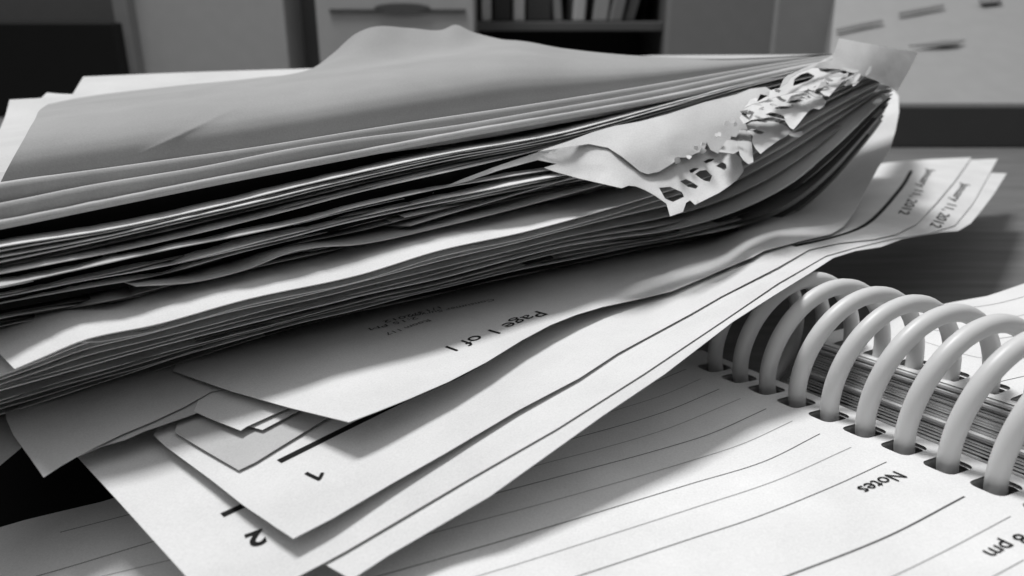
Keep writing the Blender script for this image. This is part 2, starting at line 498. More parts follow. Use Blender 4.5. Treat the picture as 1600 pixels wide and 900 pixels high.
# --- many grey sheets
NM = 24
for k in range(NM):
    t = (k + rng.uniform(-.25, .25)) / (NM - 1)
    t = min(1, max(0, t)) ** 1.05
    m_ = M_GREY if k == 0 else M_GAP_DARK if k in (4, 11, 17, 21) else M_WHITE if k in (1, 6, 9, 14) else mats[rng.choice((1, 2, 3, 3, 4))]
    short = rng.random() < .4 and k > 2
    ov = (.75 if k == 0 else .35) + rng.uniform(-.35, .25) + (.25 if short else 0)
    sheet(lerpc(E5, E6, t), (lambda x, ov=ov: ov * CR(x)), m_, x0=(rng.uniform(-60, 750) if short else -140), seed=40 + k, wav=rng.uniform(.2, .7), jit=rng.uniform(2, 6), sink=.15 * (1 - t), droop=.05 * (1 - t), x1=XR - rng.uniform(0, 20))
sheet(C((212,447),(300,441),(385,421),(455,394),(500,386),(560,382),(700,352),(900,300),(1100,240),(1250,170),(1395,115)), lambda x: 1.15 * CR(x), M_GREY, x0=212, seed=71, left_cut=-.3, sink=.2,
      label='grey sheet with a blunt corner sticking out above the bright jutting sheet')
sheet(C((640,352),(700,334),(817,300),(950,262),(1100,225),(1250,160),(1395,110)), lambda x: .9 * CR(x), M_WARM, x0=640, seed=72, left_cut=-.4, sink=.4, jit=2,
      label='pale sheet starting part way along the pile, just left of the torn page')
# --- the bright sheet sticking out
bright = sheet(E6F, lambda x: 2.15 - 1.5 * min(1, max(0, (x - 860) / 260)), M_WHITE, x0=23, seed=80, left_cut=-.25, thick=.02,
               label='bright sheet sticking out of the middle of the pile, its corner at the far left')
sheet(lambda x: E6F(x) + 9 * math.sin(min(1, max(0, (x - 126) / 40)) * 1.57) + 1, lambda x: 1.95 - 1.4 * min(1, max(0, (x - 860) / 260)), M_WARM, x0=126, seed=81, left_cut=-.3,
      label='sheet with a small square corner directly under the bright jutting sheet')
for k in range(4):
    t = (.16, .34, .62, .82)[k]
    sheet(lerpc(E6F, E8, t), lambda x, k=k: 1.65 - .2 * k - (1.15 - .2 * k) * min(1, max(0, (x - 860) / 260)), mats[rng.choice((0, 1, 2, 3))], x0=-140 + 0 * k, seed=90 + k, wav=.2, jit=3)
sheet(E8, 1.1, M_WHITE, seed=99, wav=.05, label='pale sheet edge low in the pile with a bent tip near its middle')
NB = 9
for k in range(NB):
    t = min(.97, (k + .6 + rng.uniform(-.45, .45)) / NB)
    sheet(lerpc(E8, E9, t), .8 - .8 * t + rng.uniform(-.25, .25), (M_GAP_DARK if k in (1, 4, 7) else M_WHITE if k in (2, 6) else mats[rng.choice((1, 2, 3, 3, 4))]), seed=110 + k, wav=rng.uniform(.2, .6), jit=rng.uniform(2, 6), x0=(rng.uniform(0, 800) if k % 3 == 1 else -140),
          x1=XR - 2 * k)

# ================================================================== LOOSE SHEETS UNDER THE PILE
BZ = TPS([(560,900,1.75),(350,980,1.65),(290,900,1.65),(120,715,1.65),(0,650,1.7),(-150,700,1.6),(700,900,1.9),(765,776,2.25),(940,651,2.8),(1040,580,3.1),(1145,503,3.42),
          (1264,428,3.68),(1337,391,3.35),(1411,372,2.75),(1500,360,2.2),(1573,271,1.9),(1388,254,2.1),(1520,250,2.0),(1300,330,2.4),
          (1139,402,2.8),(1184,394,3.35),(1210,372,3.3),(1060,402,2.4),(1100,378,2.25),(1100,340,1.85),(700,450,1.75),(300,560,1.6),(0,600,1.6),(500,700,1.75),(700,600,1.9),(900,490,2.15),(1020,470,2.6),(1300,250,1.6),
          (700,380,1.6),(300,480,1.6)], lam=1e-5)
def layer(dz, extra=None):
    def fn(x, y):
        z = BZ(x, y) + dz + (extra(x, y) if extra else 0)
        return at_z(x, y, z)
    return fn

G_LOOSE = 'loose sheets fanned out under the pile'
# bottom sheet of the fan
S3o = [(504,880),(548,905),(558,900),(607,868),(765,776),(940,651),(1038,585),(1145,503),(1204,465),(1264,428),(1302,403),(1337,392),(1376,386),(1411,373),(1440,368),(1470,363),
       (1497,361),(1517,349),(1535,327),(1553,303),(1573,271),(1547,270),(1420,275),(1300,300),(1200,330),(900,420),(700,560),(560,760)]
S3 = patch('paper_sheet', S3o, layer(0), M_WHITE)
tag(S3, 'lowest fanned sheet, its long edge lying over the white coil and planner', 'paper', G_LOOSE)
S2o = [(105,698),(122,715),(178,776),(290,900),(345,962),(420,925),(504,881),(541,861),(730,750),(870,670),(1006,584),(1127,503),(1215,443),(1290,400),(1340,386),(1400,372),(1450,365),(1492,352),(1520,318),(1547,270),(1559,248),(1510,250),
       (1400,262),(1300,280),(1200,310),(900,400),(600,480),(300,570)]
S2 = patch('paper_sheet', S2o, layer(.055), M_WHITE)
tag(S2, 'sheet with the black number 2 printed near its front corner', 'paper', G_LOOSE)
S1o = [(240,680),(259,698),(330,750),(378,788),(458,842),(520,810),(610,757),(695,709),(810,641),(905,591),(965,552),(1080,490),(1127,463),(1215,418),(1264,390),(1310,380),(1365,374),(1400,366),(1432,350),(1462,318),(1490,285),(1518,246),
       (1450,249),(1388,254),(1300,268),(1200,300),(900,400),(600,470),(300,560)]
def s1x(x, y): return .16 * min(1, max(0, (1000 - x) / 500)) + .06 * math.exp(-((x - 458)**2 + (y - 842)**2) / 2e4)
S1 = patch('paper_sheet', S1o, layer(.13, s1x), M_WHITE)
tag(S1, 'sheet with the black number 1 and a thick black rule ending beside it', 'paper', G_LOOSE)
stroke(S1, [(436,722),(545,668),(640,622),(700,596),(745,573),(790,545),(860,505)], .17, M_INK)
stroke(S1, [(1424,267),(1412,288),(1398,306),(1380,327),(1360,346),(1340,358),(1302,371),(1240,385)], .16, M_INK)
stroke(S1, [(478,740),(489,745.5),(500,750.5)], .075, M_INK, name='printed_digit', n=6, lift=.02)
stroke(S1, [(497,751),(501,746),(504,740)], .065, M_INK, name='printed_digit', n=6, lift=.024)
letters(S1, 'January 11, 2012', (1450,264), (1403,334), .36, M_INK, bold=.01)
stroke(S2, [(347,806),(388,787),(430,765)], .15, M_INK)
letters(S2, '2', (410,828), (382,838), .38, M_INK, bold=.035)
letters(S2, 'January 11, 2012', (1504,286), (1452,353), .36, M_INK, bold=.01)

Go = [(273,676),(320,704),(373,735),(400,722),(440,697),(507,656),(600,610),(700,560),(700,450),(300,560)]
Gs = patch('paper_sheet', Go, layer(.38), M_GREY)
tag(Gs, 'grey shaded sheet with its corner pointing down beside the thick black rule', 'paper', G_LOOSE)
W3o = [(360,655),(392,667),(410,672),(465,643),(540,600),(600,560),(600,450),(300,560)]
W3 = patch('paper_sheet', W3o, layer(.46), M_WHITE)
tag(W3, 'white sheet tip squeezed just right of another small white corner', 'paper', G_LOOSE)
W2o = [(283,634),(330,655),(376,673),(385,667),(451,637),(540,595),(600,560),(600,450),(300,520),(260,600)]
W2 = patch('paper_sheet', W2o, layer(.54), M_WHITE)
tag(W2, 'white sheet corner peeking out beneath the left edge of the Page 1 of 1 sheet', 'paper', G_LOOSE)

PZ = TPS([(545,660,2.75),(640,622,2.72),(760,566,2.75),(860,508,2.8),(940,480,2.78),(1000,467,2.82),(1050,455,2.92),(1130,422,3.12),(1190,393,3.5),(1145,402,3.02),(1178,388,3.4),(1250,377,3.25),(1299,366,3.1),(1322,352,3.15),
          (1345,312,3.4),(1370,268,4.1),(1390,235,4.7),(1404,190,5.6),(1406,150,6.5),(700,450,2.35),(400,560,2.35),(290,585,2.3),(1100,380,2.45),(1190,358,2.7),(1250,320,2.9),(1310,260,3.7),(1350,190,5.2),
          (700,400,2.2),(1100,330,2.2),(451,637,2.5),(1000,430,2.75),(1380,150,6.3)], lam=1e-5)
def pfn(x, y):
    b_ = BZ(x, y) + .13; d_ = PZ(x, y) - b_ - .14
    return at_z(x, y, b_ + .14 + (.1 * math.log1p(math.exp(min(40, d_ / .1)))))
P1o = [(545,660),(590,643),(640,623),(700,597),(760,566),(815,532),(860,508),(900,492),(940,480),(1000,467),(1050,455),(1100,434),(1130,421),(1176,402),(1194,392),(1250,377),(1299,366),(1318,354),(1334,333),(1350,303),(1372,262),
       (1390,235),(1399,205),(1405,175),(1404,150),(1396,140),(1370,150),(1300,200),(1200,260),(1100,320),(900,370),(600,440),(300,520),(270,580),(360,611),(451,637)]
P1 = patch('paper_sheet', P1o, pfn, M_WHITE)
tag(P1, 'sheet printed Page 1 of 1 that curls up at the right end of the pile', 'paper', G_LOOSE)
letters(P1, 'Page 1 of 1', (838,487), (695,543), .44, M_INK, name='printed_text')
for i, (tx, a, b) in enumerate([('Consumer Survey', (770,468), (640,494)), ('1/13/2012', (685,480), (597,503)), ('2:15 PM', (650,496), (575,514)), ('Room 117', (668,500), (600,522))]):
    letters(P1, tx, a, b, .18, M_INK2)

LZ = TPS([(68,746,2.0),(21,680,2.15),(189,680,2.2),(301,643,2.22),(0,640,2.25),(450,540,2.15),(300,560,2.2),(100,620,2.25),(500,470,2.05)])
def lfn(d): return lambda x, y: at_z(x, y, LZ(x, y) + d)
L1o = [(60,720),(122,713),(160,697),(196,687),(225,674),(301,648),(420,600),(450,500),(60,600)]
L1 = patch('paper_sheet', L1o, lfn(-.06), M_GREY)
tag(L1, 'grey sheet showing a tiny step along its edge under the shaded left corner sheet', 'paper', G_LOOSE)
L0o = [(10,655),(21,680),(45,713),(68,746),(95,728),(121,713),(150,698),(189,679),(240,658),(287,636),(330,612),(400,600),(500,560),(500,450),(200,500),(0,560)]
L0 = patch('paper_sheet', L0o, lfn(0), M_WARM)
tag(L0, 'grey sheet in shadow whose corner points down at the lower left', 'paper', G_LOOSE)
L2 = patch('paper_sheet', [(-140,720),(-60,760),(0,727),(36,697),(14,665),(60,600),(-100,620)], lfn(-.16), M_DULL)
tag(L2, 'dull sheet sliver at the far left edge below the pile', 'paper', G_LOOSE)

# ================================================================== TORN, PERFORATED NOTEBOOK PAGES
def R(pts): return [(1000 + a / 3.2133, 60 + b / 3.2143) for a, b in pts]
def foff(ctrl, rough=.05, seed=0):
    t = TPS(ctrl, lam=1e-4)
    def fn(x, y):
        o_ = t(x, y) + rough * noise.noise(Vector((x * .06, y * .08, seed)))
        return at_f(x, y, o_)
    return fn

# page body: bright, dipping in the middle, ragged right edge
T = patch('torn_page', [(840,237),(885,222),(925,207),(960,197),(1000,190),(1045,178),(1100,160),(1150,148),(1172,139),(1196,136),(1204,141),(1196,149),(1188,147),(1183,158),(1190,165),(1176,166),(1171,176),
        (1176,186),(1164,190),(1168,202),(1156,203),(1150,214),(1142,213),(1140,226),(1128,229),(1122,240),(1110,234),(1104,222),(1100,236),(1086,240),(1076,246),(1062,246),(1050,256),(1030,268),(1012,272),(1000,268),(988,258),(972,245),(950,231),(920,225)],
        foff([(840,237,.7),(885,222,1.0),(960,197,.9),(1100,160,1.0),(1196,136,1.1),(1010,272,2.3),(1060,250,2.3),(1140,220,2.0),(1050,215,1.9),(970,243,1.9),(1180,160,1.6)], .02, 1), M_THICK, step=8)
tag(T, 'large pale page torn from a spiral notebook, ragged along its right edge', 'paper')
stroke_pts = [(1118,158),(1140,165),(1160,171)]
# underside roll behind it
U = patch('torn_page', [(690,294),(720,281),(770,262),(840,238),(885,227),(920,226),(950,230),(975,240),(995,252),(1012,258),(1040,256),(1062,244),(1095,234),(1124,229),(1146,236),(1157,248),(1162,267),(1152,280),(1140,290),(1124,301),(1104,311),(1086,320),
        (1078,313),(1072,317),(1067,331),(1047,338),(1044,327),(1041,318),(1024,306),(1008,297),(994,291),(982,290),(971,294),(940,287),(905,279),(866,268),(850,262),(870,256),(840,250),(780,266),(730,283),(700,292)],
        foff([(690,294,.7),(770,262,.75),(885,227,.9),(950,237,1.6),(1012,274,2.2),(905,279,1.7),(971,294,2.7),(1047,338,3.4),(1086,320,3.3),(1162,267,2.9),(1124,241,2.05),(1062,258,2.2),(850,262,1.0)], .03, 7),
        M_THICK, step=7,
        holes=[R([(95,750),(150,745),(210,772),(222,796),(165,822),(125,805)]), R([(200,718),(230,706),(262,722),(292,742),(280,756),(240,746)]),
               R([(275,682),(300,664),(332,660),(362,690),(350,720),(325,716),(300,702)]), R([(380,642),(410,620),(432,632),(435,652),(422,662),(400,650)]),
               R([(318,618),(345,604),(375,602),(360,618),(330,628)]), R([(248,662),(270,650),(296,652),(280,664),(262,676),(250,674)])])
tag(U, 'torn notebook page with square punched holes hanging over the front of the pile', 'paper')
SEG = [
 ('strip of torn perforated margin with narrow slots, in the middle of the ragged edge',
  [(520,360),(560,330),(600,318),(640,300),(690,290),(740,270),(800,262),(860,270),(905,285),(935,318),(925,340),(900,356),(868,350),(850,362),(822,395),(795,430),(770,458),(752,448),(728,412),(700,404),(660,396),(600,404),(560,410),(520,430),(500,400)],
  [[(672,350),(700,341),(740,341),(772,346),(735,356),(690,357)],[(732,322),(765,309),(800,306),(820,314),(790,323),(750,327)],[(788,297),(815,287),(845,288),(862,299),(840,303),(812,301)],[(628,382),(655,372),(690,376),(722,390),(730,408),(700,402),(660,392)]], 1.25, M_THICK),
 ('curled white tab of torn margin folded down over the pile',
  [(518,440),(560,420),(620,412),(680,420),(735,440),(757,466),(735,490),(690,515),(640,552),(605,580),(580,552),(562,520),(568,490),(540,470)],
  [[(548,455),(585,456),(625,470),(612,484),(580,476)],[(580,416),(610,410),(645,416),(630,424)]], 1.5, M_THICK),
 ('narrow hanging tab of torn paper standing almost upright', [(497,468),(520,460),(556,476),(560,520),(569,622),(545,632),(520,612),(503,588),(490,540)], [], 1.75, M_WARM),
 ('small torn tail of paper poking right from the curled tab', [(742,452),(768,474),(795,470),(812,466),(817,482),(800,496),(776,496),(752,488),(735,470)], [], 1.35, M_WHITE),
 ('ragged grey scrap bridging the two perforated margins', [(395,570),(430,520),(455,488),(470,450),(500,440),(512,470),(500,520),(505,560),(470,580),(430,575)], [], 1.3, M_WARM),
 ('upper torn margin scrap with one dark open slot near the note', [(520,352),(556,305),(590,318),(640,290),(652,262),(700,250),(742,222),(748,196),(790,170),(850,148),(890,140),(905,165),(960,178),(1005,170),(1035,186),(1024,205),(1008,226),(975,262),(950,292),(925,286),(905,268),(925,252),(880,240),(830,262),(760,275),(690,292),(600,322),(560,332)],
  [[(768,240),(775,205),(805,182),(842,170),(878,190),(850,212),(805,228)],[(905,222),(930,216),(950,226),(925,238)]], .8, M_THICK),
 ('small white torn flake below the grey note', [(1056,218),(1075,192),(1110,184),(1152,180),(1118,200),(1090,228),(1072,242)], [], .8, M_WHITE),
 ('white torn flake at the right tip of the pile', [(1172,272),(1195,240),(1208,210),(1250,205),(1256,222),(1230,246),(1204,264)], [], .5, M_WHITE),
 ('faint torn flake below the flake at the pile tip', [(1165,325),(1190,302),(1225,292),(1212,318),(1185,332)], [], .5, M_WARM),
 ('thin shreds of torn paper where the upper margin meets the stack', [(700,250),(720,205),(742,185),(770,175),(820,150),(900,118),(965,85),(970,98),(900,132),(860,150),(800,172),(760,196),(742,222)], [], .5, M_WARM),
]
for i, (lab, out, hs, off, m_) in enumerate(SEG):
    pts = R(out)
    cx = sum(p[0] for p in pts) / len(pts); cy = sum(p[1] for p in pts) / len(pts)
    off += .75
    def fn(x, y, off=off, cx=cx, cy=cy, i=i):
        o_ = off + .045 * (y - cy) + .06 * noise.noise(Vector((x * .05, y * .05, i * 3.3))) + .03 * noise.noise(Vector((x * .2, y * .2, i)))
        return at_f(x, y, o_)
    o = patch('torn_scrap', pts, fn, m_, holes=[R(h) for h in hs], step=4)
    tag(o, lab, 'scrap')
rr = random.Random(3)
for i in range(16):      # little frayed chips along the tear
    t = i / 15
    x = 1062 + 150 * t + rr.uniform(-8, 8); y = 250 - 108 * t + rr.uniform(-7, 7)
    k = rr.randint(5, 7); r0 = rr.uniform(3, 6.5)
    pts = [(x + r0 * rr.uniform(.4, 1.5) * math.cos(a * 6.283 / k), y + r0 * rr.uniform(.4, 1.3) * math.sin(a * 6.283 / k)) for a in range(k)]
    tl = rr.uniform(-.05, .05); tx = rr.uniform(-.05, .05)
    o = patch('torn_chip', pts, (lambda x_, y_, x=x, y=y, tl=tl, tx=tx: at_f(x_, y_, 2.35 + tl * (y_ - y) + tx * (x_ - x))), rr.choice((M_THICK, M_WARM)), step=4)
    tag(o, 'tiny frayed paper chip clinging to the torn page edge', 'paper chip', 'frayed chips along the torn page edge')

for i in range(20):      # narrow curled shreds along the upper margin
    t = i / 19
    x = 1188 + 165 * t + rr.uniform(-7, 7); y = 176 - 70 * t + rr.uniform(-12, 12)
    an = math.radians(rr.uniform(-75, 40)); L = rr.uniform(7, 15); w = rr.uniform(1.6, 3.4)
    ca, sa = math.cos(an), math.sin(an); bd = rr.uniform(-5, 5)
    pts = [(x + ca * u - sa * (v + bd * (1 - (u / L) ** 2)), y + sa * u + ca * (v + bd * (1 - (u / L) ** 2))) for u, v in
           [(-L, -w * .3), (-L * .4, -w), (L * .4, -w * .8), (L, -w * rr.uniform(.1, 1)), (L * .9, w * .6), (L * .3, w), (-L * .4, w * .9), (-L, w * .4)]]
    tl = rr.uniform(.01, .05); o0 = rr.uniform(1.55, 2.1)
    o = patch('torn_shred', pts, (lambda x_, y_, y=y, tl=tl, o0=o0: at_f(x_, y_, o0 + tl * (y_ - y))), rr.choice((M_THICK, M_WHITE, M_WARM)), step=4)
    tag(o, 'thin curled paper shred among the torn margins near the pile tip', 'paper shred', 'thin shreds along the upper torn margin')

# grey note sticking up at the tip
note = patch('sticky_note', [(1311,60),(1350,67),(1395,75),(1434,82),(1424,103),(1410,128),(1401,143),(1391,136),(1370,126),(1340,116),(1310,108),(1270,106),(1280,98),(1300,94),(1304,80)],
             foff([(1311,60,.1),(1434,82,.1),(1401,143,1.6),(1310,108,1.4),(1270,106,1.3),(1360,90,1.15)], .05, 3), M_NOTE, step=8)
tag(note, 'small grey square note sticking up at the right tip of the pile', 'note')

# ================================================================== THE PLANNER
HD = at_z(1350, 675, 1.2)
DA = Vector((.4617, -.887, 0)).normalized()         # along the coil towards the viewer
DB = Vector((.887, .4617, 0)).normalized()          # across, towards the far page
PIT = .96
TILT = .11                                         # the open planner rises a little towards the viewer
def pl(a, b, z): 
    p = HD + DA * a + DB * b; p.z = z + TILT * a; return p
def to_ab(p):
    d = p - HD; return d.dot(DA), d.dot(DB)
planner = empty('spiral_planner', pl(0, 2.1, desk_z))
tag(planner, 'open ruled day planner bound with a thick white plastic coil', 'planner')
A0, A1 = 0.0, 12.0
LO = -6.15                                        # where the coil and the far end of the pages begin
def pg(a, b, z):                                   # a runs 0..12 on the sheet, stretched to the page's own end
    return pl(a, b, z)
def zp(b):            # height of the near page across its width (b<=0.75); it sags towards its outer edge
    w = max(0, .75 - b)
    return 1.2 + .20 * (1 - math.exp(-w / 2.5)) - .004 * w - .030 * max(0, w - 9.5) ** 2 / (1 + .10 * max(0, w - 9.5))
def zf(b):            # far page
    w = max(0, b - 3.05)
    return 1.6 + .12 * (1 - math.exp(-w / 2.5))
def rrect(ca, cb, ha, hb, r=.18, n=5):
    pts = []
    for sa, sb, t0 in ((1, 1, 0), (-1, 1, 90), (-1, -1, 180), (1, -1, 270)):
        for k in range(n):
            t = math.radians(t0 + 90 * k / (n - 1))
            pts.append((ca + sa * (ha - r) + r * math.cos(t), cb + sb * (hb - r) + r * math.sin(t)))
    return pts
def page(name, b0, b1, zfun, holes, parent):
    bb = [b1 + (b0 - b1) * i / 24 for i in range(25)]
    P, F = tri_fill([(A1, b0), (A1, b1)] + [(a_edge(q), q) for q in bb], holes, .55)
    V = [pl(a, b, zfun(b)) for a, b in P]
    F2 = [f if (V[f[1]]-V[f[0]]).cross(V[f[2]]-V[f[0]]).z > 0 else f[::-1] for f in F]
    o = link_mesh(name, V, F2, M_PLAN, parent)
    def fn(px, py):
        z = 1.3
        for _ in range(40):
            p = at_z(px, py, z); q_ = to_ab(p); z = .5 * z + .5 * (zfun(q_[1]) + TILT * q_[0])
        return at_z(px, py, z)
    SURF[o.name] = (BVHTree.FromPolygons(V, F2), fn)
    return o
def seen_ab(px, py, zfun):
    z = 1.2
    for _ in range(60):
        p = at_z(px, py, z); q_ = to_ab(p); z = .5 * z + .5 * (zfun(q_[1]) + TILT * q_[0])
    return to_ab(p)
EN = sorted([(b, a) for a, b in (seen_ab(0, 822, zp), seen_ab(185, 778, zp))] + [(-1.0, LO), (3, LO)])
EF = sorted([(b, a) for a, b in (seen_ab(1488, 472, zf), seen_ab(1545, 462, zf), seen_ab(1600, 443, zf))])
print('EDGES', EN, EF)
EN = [(-30, EN[0][1] + (EN[0][0] + 30) * 0 - 1.0)] + EN
EF = [(3.0, EF[0][1] - .3)] + EF + [(30, EF[-1][1] + .0)]
def a_edge(b):
    T_ = EN if b < 2 else EF
    return float(np.interp(b, [t[0] for t in T_], [t[1] for t in T_]))
ks = range(-6, 13)
nh = [rrect(k * PIT, 0, .33, .40) for k in ks if k * PIT > LO + .4]
fh = [rrect(k * PIT + .48, 3.56, .33, .38) for k in ks if a_edge(3.56) + .4 < k * PIT + .48 < A1 - .5]
near = page('near_page', -17.5, .75, zp, nh, planner)
far = page('far_page', 3.05, 21, zf, fh, planner)

def block(name, b0, b1, zfun, edge_b, mat, parent, z_bot=desk_z, nl=24, dark_holes=True, seed=0, lift=.03):
    """the pages beneath: many layers, each a little out of line at the coil side"""
    rg = random.Random(seed)
    V, F = [], []
    ztop = lambda b: zfun(b) - lift
    bs = [b0 + (b1 - b0) * i / 30 for i in range(31)]
    for L in range(nl):
        f0, f1 = L / nl, (L + .82) / nl
        ja = rg.uniform(-.03, .03)
        base = len(V)
        hole_b = abs(edge_b)
        for i, b in enumerate(bs):
            bb = b
            if (edge_b == b1 and i == 30) or (edge_b == b0 and i == 0):
                bb = b + rg.uniform(-.05, .03) * (1 if edge_b == b1 else -1)
            zt = ztop(b)
            for ff in (f0, f1):
                for a_ in (a_edge(bb) + ja, A1):
                    zb = z_bot + .02 - TILT * a_
                    V.append(pl(a_, bb, zb + (zt - zb) * ff))
        for i in range(30):
            q = base + i * 4
            F += [(q, q+1, q+5, q+4), (q+2, q+6, q+7, q+3), (q, q+4, q+6, q+2), (q+1, q+3, q+7, q+5)]
        F += [(base, base+2, base+3, base+1), (base+120, base+121, base+123, base+122)]
    return link_mesh(name, V, F, mat, parent, smooth=False)
# page blocks are cut back between the coil holes, so stop them short on either side and add the punched margin as solid layers
M_BLOCK = paper_mat('page_edges', .72, transl=0, var=.08)
nb = block('near_page_block', -17.4, -.55, zp, -.55, M_BLOCK, planner, seed=1)
fb = block('far_page_block', 4.3, 20.9, zf, 4.3, M_BLOCK, planner, seed=2)
def arc_b(z): return math.sqrt(max(.25, 1.93 ** 2 - (z - 1.98) ** 2))
def margin(name, bc, zfun, off, seed):
    """the punched margins of the pages below, slid along the coil so they slope into the gap"""
    rg = random.Random(seed)
    sg = 1 if bc < 1 else -1
    lo, hi = (-.75, .72) if bc < 1 else (3.08, 4.6)
    e0 = a_edge(hi)
    hs = [rrect(k * PIT + off, bc, .33, .38, n=3) for k in ks if e0 + .4 < k * PIT + off < A1 - .5]
    P, F = tri_fill([(e0, lo), (A1, lo), (A1, hi), (e0, hi)], hs, .7)
    V, FF = [], []
    nl = 26; zc = zfun(bc)
    for L in range(nl):
        z = .12 + (zc - .05 - .12) * L / nl
        jb = rg.uniform(-.03, .03) + sg * (arc_b(zc) - arc_b(z)); base = len(V)
        up = (zc - .17) / nl * .85
        for a, b in P:
            V.append(pl(a, b + jb, z + (zfun(b) - zc) * L / nl))
        FF += [[i + base for i in f] for f in F]
        top = len(V); e = hi if bc < 1 else lo
        V += [pl(e0, e + jb, z), pl(A1, e + jb, z), pl(A1, e + jb, z + up), pl(e0, e + jb, z + up)]
        FF.append([top, top+1, top+2, top+3])
    return link_mesh(name, V, FF, M_BLOCK, planner, smooth=False)
margin('near_margin_block', 0, zp, 0, 3)
margin('far_margin_block', 3.56, zf, .48, 4)
# glossy dividers between the pages at the far side
for zz, nm in ((1.38, 'divider'), (.75, 'divider'), (1.5, 'divider')):
    e_ = a_edge(4); dd = 3.05 - (arc_b(1.6) - arc_b(zz)) - .07; v_ = [pl(e_, dd, zz), pl(A1, dd, zz), pl(A1, dd, zz + .07), pl(e_, dd, zz + .07), pl(e_, dd + .4, zz), pl(A1, dd + .4, zz), pl(A1, dd + .4, zz + .07), pl(e_, dd + .4, zz + .07)]
    link_mesh(nm, v_, [(0, 1, 2, 3), (3, 2, 6, 7), (0, 4, 5, 1)], M_COIL, planner, smooth=False)

# coil
def coil():
    Rr, Rz, wr = 1.78, 1.90, .205
    cb, cz = 1.77, 1.95
    turns = len(list(ks))
    nseg, nr = 56, 14
    V, F = [], []
    tot = nseg * turns
    def cpt(i):
        th = 2 * math.pi * i / nseg                         # theta=0: near hole going up
        a = ks[0] * PIT + PIT * i / nseg - 0.0 
        return pl(a, cb - Rr * math.cos(th), cz - .1 + Rz * math.sin(th))
    for i in range(tot):
        p = cpt(i); t = (cpt(i + 1) - cpt(i - 1)).normalized()
        up = DA; s = t.cross(up).normalized(); u2 = s.cross(t).normalized()
        for j in range(nr):
            an = 2 * math.pi * j / nr
            V.append(p + (s * math.cos(an) + u2 * math.sin(an)) * wr)
        if i:
            for j in range(nr):
                F.append(((i-1)*nr+j, (i-1)*nr+(j+1) % nr, i*nr+(j+1) % nr, i*nr+j))
    F.append(list(range(nr))[::-1]); F.append([(tot-1)*nr + j for j in range(nr)])
    return link_mesh('coil', V, F, M_COIL, planner)
coil()

# printed rules, traced where they run on the near page
DK, LT = (M_INK2, .022), (M_INK3, .022)
RULES = [
 (LT, [(1600,875),(1554,900),(1500,928)]), (LT, [(1579,807),(1477,861),(1397,900),(1330,928)]),
 ((M_INK2, .038), [(1507,776),(1390,837),(1231,900),(1150,930)]),
 (DK, [(1385,722),(1302,760),(1180,809),(1080,842),(905,900),(800,934)]),
 (LT, [(1330,699),(1215,750),(1080,795),(940,840),(817,879),(700,914)]),
 (DK, [(1281,678),(1197,720),(1080,756),(870,820),(607,896),(500,925)]),
 (LT, [(1238,658),(1162,693),(1080,720),(870,781),(688,830),(560,865)]),
 (DK, [(1197,639),(1110,678),(1040,700),(870,746),(779,770),(600,818)]),
 (LT, [(1157,623),(1040,671),(940,701),(856,723),(700,765)]),
 (DK, [(1124,608),(1040,643),(894,686),(750,725)]),
 (LT, [(1095,592),(1040,616),(950,645)]), (DK, [(1072,577),(1020,598),(950,620)]),
 (DK, [(94,832),(203,804),(300,779)]), (DK, [(-60,932),(77,895),(241,846),(340,818)]), (LT, [(60,926),(175,897),(280,872),(400,842)]), (DK, [(200,960),(330,925),(505,880)]),
]
for (m_, w_), pts in RULES:
    stroke(near, pts, w_, m_, name='ruled_line', lift=.006)
letters(near, 'Notes', (1396,737), (1337,763), .30, M_INK, shear=0, name='printed_text')
letters(near, '8 pm', (1590,834), (1534,862), .26, M_INK, name='printed_text')
for m_w, pts in [(DK, [(1509,482),(1560,474),(1640,452)]), (LT, [(1490,497),(1560,500),(1640,480)]), (DK, [(1455,515),(1540,530),(1640,515)]), (LT, [(1440,533),(1540,560),(1640,550)]), (DK, [(1520,606),(1600,588),(1660,575)])]:
    stroke(far, pts, m_w[1], m_w[0], name='ruled_line', lift=.006)

# ================================================================== BACKGROUND THINGS ON THE FAR SIDE OF THE DESK
def bgbox(name, px0, px1, y, depth, ztop, mat, label, cat, zbot=desk_z, **kw):
    a = at_y(px0, 100, y); b = at_y(px1, 100, y)
    o = box(name, a.x, b.x, y, y + depth, zbot, ztop, mat, **kw)
    tag(o, label, cat)
    return o
B_BLACK = plain_mat('black_plastic', .012, rough=.5, spec=.2)
B_DARK = plain_mat('dark_grey_card', .09)
B_DASH = plain_mat('pen_grey', .19)  # for the tray's dark dashes, one of them a painted shadow
B_MID = plain_mat('mid_grey_card', .40)
B_LITE = plain_mat('light_grey_card', .50)
B_MID2 = plain_mat('grey_metal', .22)
bgbox('office_box', -700, 186, 84, 16, 8.6, B_BLACK, 'large black box at the far left of the desk', 'box')
bgbox('partition_screen', -700, 200, 101, 3, 30, B_DARK, 'dark grey panel rising behind the black box', 'panel')
bgbox('upright_post', 190, 212, 86, 14, 30, B_MID2, 'narrow grey upright post right of the black box', 'post')
bgbox('office_cabinet', 213, 452, 88, 14, 30, B_MID, 'tall grey cabinet between the black box and a dark gap', 'cabinet')
bgbox('partition_screen', 440, 506, 95, 10, 30, B_DARK, 'dark upright panel between the two grey cabinets', 'panel')
cab = bgbox('office_cabinet', 500, 742, 87, 14, 30, plain_mat('pale_card', .42), 'lighter grey cabinet with a dark handle slot at its top', 'cabinet')
a = at_y(500, 16, 86.9); b = at_y(742, 14, 86.9)
box('drawer_gap', a.x + 1, b.x - 1, 86.75, 87.1, a.z - .12, a.z + .12, B_DARK, cab, bev=0)
a = at_y(585, 12, 86.8); b = at_y(672, 12, 86.8)
hv, hf = [], []
